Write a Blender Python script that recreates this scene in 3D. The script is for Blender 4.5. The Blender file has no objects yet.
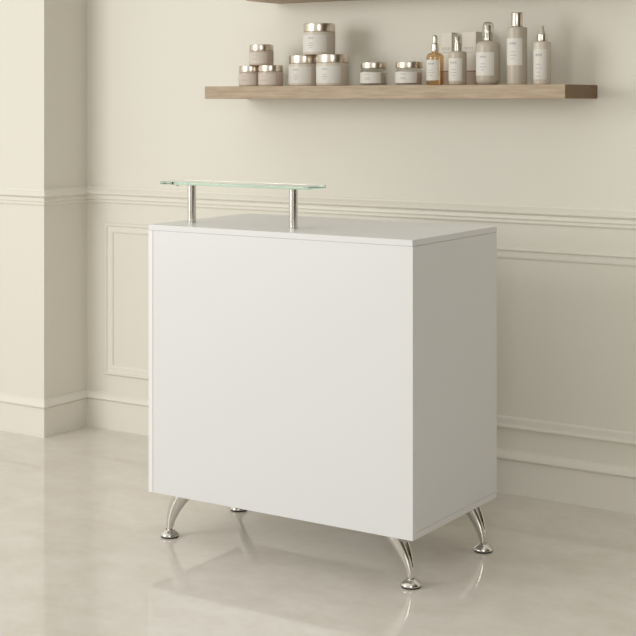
import bpy, bmesh, math, random
from mathutils import Vector
random.seed(4)
S = bpy.context.scene
C = S.collection
PI = math.pi

# ------------------------------------------------------------------ materials
def mat(name, col, rough=.5, metal=0., **kw):
    m = bpy.data.materials.new(name); m.use_nodes = True
    b = m.node_tree.nodes['Principled BSDF']
    b.inputs['Base Color'].default_value = (*col, 1)
    b.inputs['Roughness'].default_value = rough
    b.inputs['Metallic'].default_value = metal
    for k, v in kw.items():
        b.inputs[k.replace('_', ' ')].default_value = v
    return m

def noisy(m, scale, amount, stretch=(1, 1, 1), col2=None, detail=5, bump=0, lo=.35, hi=.65, rough=None, grain=.5):
    """mix the base colour with a second colour through stretched noise, in object space"""
    nt = m.node_tree; b = nt.nodes['Principled BSDF']
    tc = nt.nodes.new('ShaderNodeTexCoord'); mp = nt.nodes.new('ShaderNodeMapping')
    mp.inputs['Scale'].default_value = stretch
    n = nt.nodes.new('ShaderNodeTexNoise'); n.inputs['Scale'].default_value = scale; n.inputs['Detail'].default_value = detail; n.inputs['Roughness'].default_value = grain
    r = nt.nodes.new('ShaderNodeMapRange'); r.inputs[1].default_value = lo; r.inputs[2].default_value = hi
    r.inputs[3].default_value = 0; r.inputs[4].default_value = amount
    mx = nt.nodes.new('ShaderNodeMix'); mx.data_type = 'RGBA'
    c = b.inputs['Base Color'].default_value[:]
    mx.inputs[6].default_value = c; mx.inputs[7].default_value = (*(col2 or [x * .8 for x in c[:3]]), 1)
    L = nt.links.new
    L(tc.outputs['Object'], mp.inputs[0]); L(mp.outputs[0], n.inputs['Vector']); L(n.outputs['Fac'], r.inputs[0])
    L(r.outputs[0], mx.inputs[0]); L(mx.outputs[2], b.inputs['Base Color'])
    if bump:
        bp = nt.nodes.new('ShaderNodeBump'); bp.inputs['Strength'].default_value = bump; bp.inputs['Distance'].default_value = .002
        L(n.outputs['Fac'], bp.inputs['Height']); L(bp.outputs[0], b.inputs['Normal'])
    if rough:
        rr = nt.nodes.new('ShaderNodeMapRange'); rr.inputs[1].default_value = lo; rr.inputs[2].default_value = hi
        rr.inputs[3].default_value = rough[0]; rr.inputs[4].default_value = rough[1]
        L(n.outputs['Fac'], rr.inputs[0]); L(rr.outputs[0], b.inputs['Roughness'])
    return m

M = {}
M['paint'] = noisy(mat('wall_paint', (.785, .765, .69), .6), 3, .25, col2=(.775, .745, .665))
M['trim'] = mat('trim_paint', (.81, .785, .715), .42)
M['floor'] = noisy(mat('polished_limestone', (.755, .725, .68), .1), 6.5, 1, (1, 1.3, 1), (.64, .59, .525), 14, lo=.33, hi=.75, grain=.68, rough=(.05, .11))
M['ceiling'] = mat('ceiling_paint', (.82, .79, .72), .8)
M['laminate'] = mat('white_laminate', (.755, .768, .775), .34)
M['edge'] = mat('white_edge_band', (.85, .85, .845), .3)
M['chrome'] = mat('chrome', (.72, .71, .68), .07, 1)
M['steel'] = mat('brushed_steel', (.66, .64, .60), .24, 1)
M['rubber'] = mat('black_rubber', (.02, .02, .02), .6)
M['wood'] = noisy(mat('oak', (.50, .40, .285), .55), 9, 1, (1.0, 9, 11), (.36, .27, .18), 8, bump=.25, lo=.3, hi=.7)
M['endgrain_shade'] = noisy(mat('oak_end_shaded', (.235, .15, .08), .6), 16, 1, (1, 4, 16), (.16, .10, .052), 6, bump=.2, lo=.3, hi=.7)  # browner oak end grain, with the end face's shade mixed into the colour
M['champagne'] = mat('champagne_metal', (.74, .67, .585), .3, 1)
M['silver'] = mat('silver_metal', (.75, .72, .67), .3, 1)
M['pinkbeige'] = mat('pink_beige_jar', (.54, .45, .37), .3)
M['beige'] = mat('beige_jar', (.61, .55, .465), .28)
M['taupe'] = mat('taupe_bottle', (.51, .46, .375), .3)
M['cream'] = mat('cream_content', (.66, .57, .47), .5)
M['label'] = mat('paper_label', (.71, .69, .645), .5)
M['label_warm'] = mat('warm_label', (.66, .585, .51), .5)
M['print'] = mat('grey_print', (.25, .24, .25), .6)
M['print_soft'] = mat('soft_print', (.42, .38, .34), .6)
M['carton'] = mat('pale_carton', (.78, .74, .66), .6)
M['carton_low'] = mat('rose_carton', (.55, .43, .345), .6)
M['carton_line'] = mat('brown_stripe', (.34, .21, .13), .6)
def thin(name, col, lo, hi):
    """thin clear wall: tinted see-through plus a mirror share that grows towards grazing view"""
    m = bpy.data.materials.new(name); m.use_nodes = True; nt = m.node_tree
    nt.nodes.remove(nt.nodes['Principled BSDF'])
    tr = nt.nodes.new('ShaderNodeBsdfTransparent'); tr.inputs[0].default_value = (*col, 1)
    gl = nt.nodes.new('ShaderNodeBsdfGlossy'); gl.inputs['Roughness'].default_value = .04
    lw = nt.nodes.new('ShaderNodeLayerWeight'); lw.inputs[0].default_value = .35
    mr = nt.nodes.new('ShaderNodeMapRange'); mr.inputs[3].default_value = lo; mr.inputs[4].default_value = hi
    mx = nt.nodes.new('ShaderNodeMixShader')
    nt.links.new(lw.outputs['Facing'], mr.inputs[0]); nt.links.new(mr.outputs[0], mx.inputs[0])
    nt.links.new(tr.outputs[0], mx.inputs[1]); nt.links.new(gl.outputs[0], mx.inputs[2])
    nt.links.new(mx.outputs[0], nt.nodes['Material Output'].inputs[0])
    return m
M['clear'] = thin('clear_glass', (.95, .945, .925), .04, .55)
M['amber'] = thin('amber_glass', (.85, .67, .45), .05, .5)
M['dark'] = mat('dark_cap', (.08, .07, .06), .4)
g = mat('shelf_glass', (.97, 1, .985), .01, 0, Transmission_Weight=1., IOR=1.3)
va = g.node_tree.nodes.new('ShaderNodeVolumeAbsorption')
va.inputs['Color'].default_value = (.25, .86, .66, 1); va.inputs['Density'].default_value = 3.0
g.node_tree.links.new(va.outputs[0], g.node_tree.nodes['Material Output'].inputs['Volume'])
M['glass'] = g

# ------------------------------------------------------------------ helpers
def link(name, bm, mats, parent=None, smooth=False, bevel=0, seg=2, loc=None):
    bmesh.ops.recalc_face_normals(bm, faces=bm.faces[:])
    me = bpy.data.meshes.new(name); bm.to_mesh(me); bm.free()
    for k in (mats if isinstance(mats, (list, tuple)) else [mats]):
        me.materials.append(M[k])
    o = bpy.data.objects.new(name, me); C.objects.link(o)
    if parent: o.parent = parent
    if loc: o.location = loc
    if smooth:
        for p in me.polygons: p.use_smooth = True
        if smooth is not True:
            md = o.modifiers.new('es', 'EDGE_SPLIT'); md.split_angle = math.radians(smooth)
    if bevel:
        md = o.modifiers.new('bevel', 'BEVEL'); md.width = bevel; md.segments = seg; md.limit_method = 'ANGLE'
    return o

def box(bm, x0, x1, y0, y1, z0, z1, mi=0):
    v = [bm.verts.new((x, y, z)) for z in (z0, z1) for y in (y0, y1) for x in (x0, x1)]
    for q in ((0, 2, 3, 1), (4, 5, 7, 6), (0, 1, 5, 4), (2, 6, 7, 3), (0, 4, 6, 2), (1, 3, 7, 5)):
        bm.faces.new([v[i] for i in q]).material_index = mi
    return bm

def bx(*a): return box(bmesh.new(), *a)

def lathe(prof, n=48, cap=True, bm=None, mi=0):
    """prof: (radius, z) list bottom to top; radius 0 closes the end"""
    bm = bm or bmesh.new(); rings = []
    for r, z in prof:
        if r < 1e-6: rings.append([bm.verts.new((0, 0, z))])
        else: rings.append([bm.verts.new((r * math.cos(2 * PI * k / n), r * math.sin(2 * PI * k / n), z)) for k in range(n)])
    for a, b in zip(rings, rings[1:]):
        if len(a) == len(b) == 1: continue
        for k in range(n):
            k2 = (k + 1) % n
            vs = [a[0], b[k2], b[k]] if len(a) == 1 else [a[k], a[k2], b[0]] if len(b) == 1 else [a[k], a[k2], b[k2], b[k]]
            bm.faces.new(vs).material_index = mi
    bmesh.ops.remove_doubles(bm, verts=bm.verts[:], dist=1e-7)
    return bm

def rnd(r, z0, z1, c0=.003, c1=.003, n=4):
    """profile of a cylinder with rounded bottom and top edges"""
    p = [(0, z0)]
    p += [(r - c0 + c0 * math.sin(t * PI / 2 / n), z0 + c0 - c0 * math.cos(t * PI / 2 / n)) for t in range(n + 1)]
    p += [(r - c1 + c1 * math.cos(t * PI / 2 / n), z1 - c1 + c1 * math.sin(t * PI / 2 / n)) for t in range(n + 1)]
    return p + [(0, z1)]

def patch(bm, r, a0, a1, z0, z1, mi, thick=.0004, n=18):
    """thin curved sheet glued on a cylinder; angles in degrees around Z, -90 faces the room"""
    inn, out = [], []
    for k in range(n + 1):
        a = math.radians(a0 + (a1 - a0) * k / n)
        for lst, rr in ((inn, r - .0002), (out, r + thick)):
            lst.append((bm.verts.new((rr * math.cos(a), rr * math.sin(a), z0)), bm.verts.new((rr * math.cos(a), rr * math.sin(a), z1))))
    for k in range(n):
        for q in ((out[k][0], out[k + 1][0], out[k + 1][1], out[k][1]), (inn[k][0], inn[k][1], inn[k + 1][1], inn[k + 1][0]),
                  (out[k][1], out[k + 1][1], inn[k + 1][1], inn[k][1]), (out[k][0], inn[k][0], inn[k + 1][0], out[k + 1][0])):
            bm.faces.new(q).material_index = mi
    for k in (0, n):
        bm.faces.new((out[k][0], out[k][1], inn[k][1], inn[k][0])).material_index = mi

def label_mesh(r, half, z0, z1, lines=3, mid=-90):
    """paper label with a short heading of three characters and fine lines of print"""
    bm = bmesh.new(); h = z1 - z0
    patch(bm, r, mid - half, mid + half, z0, z1, 0)
    d = lambda w: math.degrees(w / r)
    zz = z1 - h * .2; cw = .0042
    for k in (-1, 0, 1):                                   # heading
        a = mid + k * d(.0075)
        patch(bm, r + .0004, a - d(cw / 2), a - d(cw / 2 - .0011), zz - h * .035, zz + h * .035, 1, n=2)
        patch(bm, r + .0004, a + d(cw / 2 - .0011), a + d(cw / 2), zz - h * .035, zz + h * .035, 1, n=2)
        patch(bm, r + .0004, a - d(cw / 2), a + d(cw / 2), zz + h * .025, zz + h * .04, 1, n=2)
    for k in range(lines):
        zl = z1 - h * (.5 + .13 * k); w = (.016, .022, .012, .018)[k % 4]
        patch(bm, r + .0004, mid - d(w / 2), mid + d(w / 2), zl - .0006, zl + .0006, 1, n=6)
    return bm

def tag(o, label, cat, group=None):
    o['label'] = label; o['category'] = cat
    if group: o['group'] = group
    return o

def thing(name, loc, label, cat, group=None):
    o = bpy.data.objects.new(name, None); C.objects.link(o); o.location = loc
    o.empty_display_size = .05
    return tag(o, label, cat, group)

def dup(root, loc, label, rz=0):
    r = root.copy(); C.objects.link(r); r.location = loc; r.rotation_euler = (0, 0, rz); r['label'] = label
    for ch in list(root.children):
        c = ch.copy(); C.objects.link(c); c.parent = r
        for g2 in ch.children:
            d = g2.copy(); C.objects.link(d); d.parent = c
    return r

def struct(o): o['kind'] = 'structure'; return o

# ------------------------------------------------------------------ room
WY, PX, PY = 4.41, -3.955, 4.163          # back wall plane, pier return plane, pier front plane
XL, XR, YF, CH = -6.2, .9, -2.2, 2.75
struct(link('floor', bx(XL, XR, YF, WY + .1, -.1, 0), 'floor'))
struct(link('wall_back', bx(PX, XR, WY, WY + .1, 0, CH), 'paint'))
struct(link('wall_left', bx(XL, PX, PY, WY + .1, 0, CH), 'paint'))

def sweep(path, prof):
    """moulding along a wall path; prof: (out, z) list, path: (x, y, offset dir x, offset dir y)"""
    bm = bmesh.new()
    rows = [[bm.verts.new((x + ox * d, y + oy * d, z)) for d, z in prof] for x, y, ox, oy in path]
    for a, b in zip(rows, rows[1:]):
        for k in range(len(prof) - 1):
            bm.faces.new((a[k], a[k + 1], b[k + 1], b[k]))
    for r in (rows[0], rows[-1]): bm.faces.new(r)
    return bm

PIER = [(XL, PY, 0, -1), (PX, PY, 1, -1), (PX, WY, 1, -1)]
BACK = [(PX, WY, 1, -1), (XR, WY, 0, -1)]
rail = [(-.002, .964), (.006, .964), (.008, .961), (.009, .957), (.014, .953), (.022, .946), (.025, .941), (.0245, .937), (.021, .934),
        (.012, .931), (.010, .929), (.0125, .925), (.014, .921), (.0135, .917), (.011, .914), (.007, .9125), (.007, .911),
        (.0095, .908), (.0095, .904), (.006, .900), (-.002, .899)]
base = [(-.002, .1465), (.005, .1465), (.0055, .1435), (.008, .1425), (.012, .138), (.017, .130), (.0205, .124), (.021, .120), (.0185, .1165), (.012, .1145),
        (.008, .113), (.0105, .110), (.0105, 0), (-.002, 0)]
struct(link('trim_1', sweep(PIER, rail), 'trim', smooth=28))
struct(link('trim_2', sweep(BACK, rail), 'trim', smooth=28))
struct(link('baseboard_left', sweep(PIER, base), 'trim', smooth=28))
struct(link('baseboard_back', sweep(BACK, base), 'trim', smooth=28))

# picture-frame moulding on the wainscot: (inset from outer edge, out)
fp = [(0, -.002), (0, .006), (.002, .0095), (.006, .0125), (.010, .0128), (.013, .010), (.015, .0065), (.018, .0058), (.027, .0075),
      (.033, .0075), (.037, .0055), (.040, .0025), (.041, -.002)]
def frame(x0, x1, z0, z1):
    bm = bmesh.new()
    rings = [[bm.verts.new(p) for p in ((x0 + i, WY - d, z0 + i), (x1 - i, WY - d, z0 + i), (x1 - i, WY - d, z1 - i), (x0 + i, WY - d, z1 - i))] for i, d in fp]
    for a, b in zip(rings, rings[1:]):
        for k in range(4):
            bm.faces.new((a[k], a[(k + 1) % 4], b[(k + 1) % 4], b[k]))
    return bm
struct(link('trim_3', frame(-3.855, -.75, .216, .822), 'trim', smooth=28))

# ------------------------------------------------------------------ reception desk
DX0, DX1, DY0, DY1, DZ0, DZ1 = -2.774, -1.874, 3.364, 3.872, .1415, .939
W, D = DX1 - DX0, DY1 - DY0; T = .016
desk = thing('reception_desk', (DX0, DY0, 0), 'white laminate reception desk on four curved chrome legs with a raised glass ledge', 'reception desk')
link('top_panel', bx(0, W, 0, D, DZ1 - .017, DZ1), 'laminate', desk, bevel=.0012)
link('bottom_panel', bx(0, W, T + .0003, D, DZ0, DZ0 + .018), 'laminate', desk, bevel=.0012)
link('front_panel', bx(T + .0003, W, .0012, T, DZ0, DZ1 - .0173), 'laminate', desk, bevel=.0008)
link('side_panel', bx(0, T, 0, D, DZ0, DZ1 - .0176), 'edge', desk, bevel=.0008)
link('side_panel', bx(W - T, W, T + .0003, D, DZ0 + .0186, DZ1 - .0176), 'laminate', desk, bevel=.0012)
link('shelf_board', bx(T, W - T, T, D - .03, .52, .538), 'laminate', desk)

def leg_bm(sx):
    """curved tapering horn with a hollow groove along its outer face; sx = outward direction along X"""
    bm = bmesh.new(); n = 40; rows = []
    K = 20
    for k in range(K + 1):
        t = k / K
        z = .018 + (DZ0 - .003 - .018) * t
        cx = -sx * (.004 * t + .049 * t ** 1.9)
        wx = .009 + .030 * t ** 1.35; wy = .009 + .018 * t ** 1.1
        row = []
        for q in range(n):
            a = 2 * PI * q / n
            ad = math.atan2(math.sin(a), math.cos(a))
            gr = 1 - (.22 + .5 * t) * math.exp(-(ad / .5) ** 2)
            row.append(bm.verts.new((cx + sx * wx * gr * math.cos(a), wy * gr * math.sin(a), z)))
        rows.append(row)
    for a, b in zip(rows, rows[1:]):
        for q in range(n): bm.faces.new((a[q], a[(q + 1) % n], b[(q + 1) % n], b[q]))
    bm.faces.new(rows[0]); bm.faces.new(rows[-1])
    return bm
foot = [(0, .003), (.0255, .003), (.0283, .005), (.0285, .0075), (.0268, .0115), (.023, .0155), (.018, .0188), (.0145, .021), (.0135, .0225), (.0125, .0215), (.0115, .020), (0, .020)]
for sx, fx2, fy in ((-1, .036, .056), (-1, .044, .397), (1, W - .036, .055), (1, W - .010, .440)):
    lg = link('leg', leg_bm(sx), 'chrome', desk, smooth=50, loc=(fx2, fy, 0))
    link('foot', lathe(foot), 'chrome', lg, smooth=50)
    link('rubber_pad', lathe([(0, 0), (.0265, 0), (.0265, .0032), (0, .0032)]), 'rubber', lg)
    link('mounting_plate', bx(-.03 - sx * .046, .03 - sx * .046, -.03, .03, DZ0 - .0035, DZ0), 'chrome', lg, bevel=.001)

GZ = 1.0555; GY = .121
for px in (.069, .439):
    p = link('post', lathe([(0, DZ1 + .0002), (.0135, DZ1 + .0002), (.0135, DZ1 + .003), (.0126, DZ1 + .0035), (.0126, GZ - .004), (.0135, GZ - .0035), (.0135, GZ), (0, GZ)]),
             'steel', desk, smooth=40, loc=(px, GY, 0))
gl = bmesh.new()
x0, x1, y0, y1 = -.016, .517, .066, .181
rad, pts = .012, []
for cx, cy, a0 in ((x1 - rad, y0 + rad, -90), (x1 - rad, y1 - rad, 0), (x0 + rad, y1 - rad, 90), (x0 + rad, y0 + rad, 180)):
    pts += [(cx + rad * math.cos(math.radians(a0 + 90 * k / 6)), cy + rad * math.sin(math.radians(a0 + 90 * k / 6))) for k in range(7)]
lo = [gl.verts.new((x, y, GZ + .0003)) for x, y in pts]; hi = [gl.verts.new((x, y, GZ + .0083)) for x, y in pts]
gl.faces.new(lo); gl.faces.new(hi)
for k in range(len(pts)): gl.faces.new((lo[k], lo[(k + 1) % len(pts)], hi[(k + 1) % len(pts)], hi[k]))
ledge = link('glass_ledge', gl, 'glass', desk, bevel=.0008)
link('clip', lathe([(0, -.004), (.004, -.004), (.0045, -.003), (.0045, -.0001), (0, -.0001)], 20), 'steel', ledge, smooth=40, loc=(.052, .072, GZ))

# ------------------------------------------------------------------ wall shelves
SY0, SX0, SX1, SZ0, SZ1 = 4.152, -3.163, -1.779, 1.314, 1.3585
def shelf(name, x0, x1, z0, z1, label, SY0=SY0):
    o = tag(bpy.data.objects.new(name, None), label, 'shelf', 'floating oak shelves'); C.objects.link(o); o.location = (x0, SY0, z0)
    link('board', bx(0, x1 - x0, 0, WY - SY0, 0, z1 - z0), 'wood', o, bevel=.0015)
    for xx in (0, x1 - x0):
        link('shaded_end_cap', bx(min(xx, xx + .0012 * (1 if xx else -1)), max(xx, xx + .0012 * (1 if xx else -1)), .0012, WY - SY0, .0012, z1 - z0 - .0012), 'endgrain_shade', o)  # thin end sheets whose dark colour also carries the shade
    return o
shelf('floating_shelf', SX0, SX1, SZ0, SZ1, 'thick light oak floating shelf holding the jars and bottles')
shelf('floating_shelf', -3.027, -1.643, 1.664, 1.706, 'bare underside of the upper shelf cut off by the top edge', 4.215)
Z = SZ1 + .0002

# ------------------------------------------------------------------ jars
def jar(name, r, h, lid_h, body, lab, label, group, loc, lines=2, half=58, lid='champagne'):
    o = thing(name, loc, label, 'jar', group)
    hb = h - lid_h
    link('body', lathe(rnd(r, 0, hb, r * .08, r * .06)), body, o, smooth=40)
    link('lid', lathe(rnd(r * .985, hb + .0002, h, .0012, .0025)), lid, o, smooth=40)
    link('label', label_mesh(r + .0002, half, hb * .12, hb * .86, lines), [lab, 'print' if lab == 'label' else 'print_soft'], o)
    return o
gs, gl_, gg = 'small pink beige jars', 'large cream jars', 'clear glass jars'
rs, hs = .044, .0745
sj = jar('cosmetic_jar', rs, hs, .023, 'pinkbeige', 'label_warm', 'small pink beige jar standing at the left end, lower left of its pile', gs, (-3.046, 4.272, Z))
dup(sj, (-2.942, 4.247, Z), 'small pink beige jar lower right in the leftmost pile, beside large cream jars')
dup(sj, (-2.992, 4.26, Z + hs + .0003), 'small pink beige jar on top of the leftmost pile', .06)
rl, hl = .0565, .1085
lj = jar('cosmetic_jar', rl, hl, .029, 'beige', 'label', 'large cream jar in the lower left of the big pile', gl_, (-2.822, 4.283, Z), 3)
dup(lj, (-2.681, 4.245, Z), 'large cream jar in the lower right of the big pile, nearest the clear jars', .05)
dup(lj, (-2.747, 4.262, Z + hl + .0003), 'large cream jar on top of the big pile, highest jar on the shelf', .03)

def glass_jar(label, loc):
    r, h = .0465, .079
    o = thing('cosmetic_jar', loc, label, 'jar', gg)
    b = link('body', lathe([(0, 0), (r - .005, 0), (r - .001, .002), (r, .006), (r, .046), (r - .002, .050), (r - .006, .053), (r - .007, .0575), (0, .0575)]), 'clear', o, smooth=40)
    link('cream', lathe(rnd(r - .005, .005, .043, .004, .002)), 'cream', b, smooth=40)
    link('lid', lathe(rnd(r - .0015, .0577, h, .0012, .0025)), 'champagne', o, smooth=40)
    link('label', label_mesh(r + .0002, 60, .008, .045, 2), ['label', 'print'], o)
    return o
gj = glass_jar('clear glass jar with cream and metal lid, standing right of the large cream jars', (-2.518, 4.25, Z))
dup(gj, (-2.381, 4.25, Z), 'clear glass jar with cream and metal lid, just left of the amber bottle', .04)

# ------------------------------------------------------------------ bottles
def bottle(name, loc, label, r, shoulder, body, lab, lz, lines=3, half=55, group=None):
    o = thing(name, loc, label, 'bottle', group)
    link('body', lathe(shoulder), body, o, smooth=40)
    link('label', label_mesh(r + .0002, half, lz[0], lz[1], lines), [lab, 'print'], o)
    return o
def arc(r0, z0, dr, dz, n=6):
    return [(r0 - dr + dr * math.cos(k * PI / 2 / n), z0 + dz * math.sin(k * PI / 2 / n)) for k in range(n + 1)]
def foot_arc(r, c, n=5):
    return [(0, 0)] + [(r - c + c * math.sin(k * PI / 2 / n), c - c * math.cos(k * PI / 2 / n)) for k in range(n + 1)]

r = .0285
o = bottle('dropper_bottle', (-2.283, 4.25, Z), 'amber glass dropper bottle with a silver top', r,
           foot_arc(r, .006) + arc(r, .092, .017, .016) + [(.0105, .109), (.0105, .112), (0, .112)], 'amber', 'label', (.016, .084))
cp = link('collar', lathe(rnd(.0118, .1122, .138, .001, .003)), 'silver', o, smooth=40)
link('bulb', lathe(rnd(.0085, .1382, .166, .001, .006)), 'silver', o, smooth=40)

r = .0295
o = bottle('pump_bottle', (-2.199, 4.25, Z), 'short taupe pump bottle with clear cap, in front of the cartons', r,
           foot_arc(r, .007) + arc(r, .104, .009, .007) + [(.012, .1115), (.012, .113), (0, .113)], 'taupe', 'label', (.014, .088))
p = link('pump', lathe([(0, .1132), (.0125, .1132), (.0125, .138), (.011, .139), (.008, .140), (.008, .156), (.006, .159), (0, .16)]), 'silver', o, smooth=40)
link('clear_cap', lathe([(.0142, .1135), (.0142, .158), (.0125, .1655), (0, .168), (0, .1668), (.0117, .1643), (.0132, .158), (.0132, .1135), (.0142, .1135)]), 'clear', o, smooth=40)

r = .039
o = bottle('pump_bottle', (-2.086, 4.245, Z), 'round shouldered taupe bottle under a clear domed cap', r,
           foot_arc(r, .017) + arc(r, .125, .021, .017) + [(.0135, .1425), (.0135, .145), (0, .145)], 'taupe', 'label', (.03, .105))
link('pump', lathe([(0, .1452), (.0135, .1452), (.0135, .166), (.012, .168), (.0105, .169), (.0105, .19), (.008, .193), (0, .194)]), 'silver', o, smooth=40)
link('clear_cap', lathe([(.0185, .1455), (.0185, .189), (.0165, .199), (.010, .2035), (0, .2045), (0, .2033), (.0095, .2024), (.0155, .1982), (.0174, .189), (.0174, .1455), (.0185, .1455)]), 'clear', o, smooth=40)

r = .0325
o = bottle('cosmetic_bottle', (-1.986, 4.25, Z), 'tallest taupe bottle with a champagne cylinder cap', r,
           foot_arc(r, .004) + arc(r, .179, .006, .0055) + [(.016, .1852), (.016, .1865), (0, .1865)], 'taupe', 'label', (.062, .148))
link('cap', lathe(rnd(.0185, .1867, .231, .001, .003)), 'champagne', o, smooth=40)

r = .0275
o = bottle('dropper_bottle', (-1.899, 4.25, Z), 'slim pale dropper bottle at the right end of the shelf', r,
           foot_arc(r, .004) + arc(r, .130, .007, .006) + [(.013, .1365), (.013, .138), (0, .138)], 'beige', 'label', (.016, .112), 5)
link('collar', lathe(rnd(.0165, .1382, .160, .001, .002)), 'silver', o, smooth=40)
link('bulb', lathe([(0, .1602), (.009, .1602), (.0085, .168), (.0062, .174), (.0062, .183), (.004, .1865), (0, .187)]), 'taupe', o, smooth=40)

# ------------------------------------------------------------------ cartons behind the bottles
def carton(x, y, w, label):
    d, h = .045, .178
    o = thing('cosmetic_carton', (x, y, Z), label, 'carton', 'slim cartons behind the bottles')
    link('body', bx(-w / 2, w / 2, 0, d, 0, h), 'carton', o, bevel=.0008)
    link('lower_band', bx(-w / 2 - .0003, w / 2 + .0003, -.0003, d + .0003, .0005, .045), 'carton_low', o)
    link('stripe', bx(-w / 2 - .0006, w / 2 + .0006, -.0006, d + .0006, .045, .049), 'carton_line', o)
    bm = bmesh.new()
    for k in (-1, 0, 1):
        box(bm, k * .011 - .0035, k * .011 - .0022, -.0004, .0004, .118, .127); box(bm, k * .011 + .0022, k * .011 + .0035, -.0004, .0004, .118, .127)
        box(bm, k * .011 - .0022, k * .011 + .0022, -.0004, .0004, .1255, .127)
    box(bm, -.015, .015, -.0004, .0004, .110, .1115)
    link('print', bm, 'print_soft', o)
    return o
carton(-2.281, 4.325, .042, 'slim pale carton behind and between the amber and short pump bottles')
carton(-2.196, 4.325, .052, 'slim pale carton behind and between the two pump bottles')

# ------------------------------------------------------------------ light
def area(name, loc, target, sx, sy, power, col):
    l = bpy.data.lights.new(name, 'AREA'); l.shape = 'RECTANGLE'; l.size = sx; l.size_y = sy; l.energy = power; l.color = col
    o = bpy.data.objects.new(name, l); C.objects.link(o); o.location = loc
    o.rotation_euler = (Vector(target) - Vector(loc)).to_track_quat('-Z', 'Y').to_euler()
    return o
area('window_daylight', (-5.1, -.2, 1.85), (-2.6, 4.2, 1.0), 1.9, 2.0, 72, (1, .995, .975))
area('front_fill', (.8, -1.5, 1.9), (-2.0, 4.4, .7), 1.8, 1.5, 50, (1, .985, .955))  # added fill lamp behind the camera, lifts the wall right of the desk
# soft daylight filling the rest of the room: brightest from the windows at the front left, dim and warm from the inner side
w = bpy.data.worlds.new('room_ambient'); S.world = w; w.use_nodes = True
nt = w.node_tree; bg = nt.nodes['Background']; L = nt.links.new
tc = nt.nodes.new('ShaderNodeTexCoord'); dt = nt.nodes.new('ShaderNodeVectorMath'); dt.operation = 'DOT_PRODUCT'
dt.inputs[1].default_value = Vector((-.74, -.40, .60)).normalized()
mr = nt.nodes.new('ShaderNodeMapRange'); mr.interpolation_type = 'SMOOTHSTEP'
mr.inputs[1].default_value = -.5; mr.inputs[2].default_value = 1; mr.inputs[3].default_value = 0; mr.inputs[4].default_value = 1
cr = nt.nodes.new('ShaderNodeMix'); cr.data_type = 'RGBA'
cr.inputs[6].default_value = (.05, .031, .010, 1); cr.inputs[7].default_value = (.92, .885, .80, 1)
L(tc.outputs['Generated'], dt.inputs[0]); L(dt.outputs['Value'], mr.inputs[0]); L(mr.outputs[0], cr.inputs[0]); L(cr.outputs[2], bg.inputs[0])
bg.inputs[1].default_value = 1.0

# ------------------------------------------------------------------ camera
cd = bpy.data.cameras.new('camera'); cam = bpy.data.objects.new('camera', cd); C.objects.link(cam)
cd.sensor_width = 36; cd.lens = 36 * 1452 / 636; cd.shift_y = (100 - 318) / 636; cd.clip_start = .05
cam.location = (0, 0, 1.31); cam.rotation_euler = (PI / 2, 0, math.radians(32.85))
S.camera = cam
S.view_settings.view_transform = 'Standard'; S.view_settings.look = 'None'
S.view_settings.exposure = .06; S.view_settings.gamma = 1; S.view_settings.use_curve_mapping = False
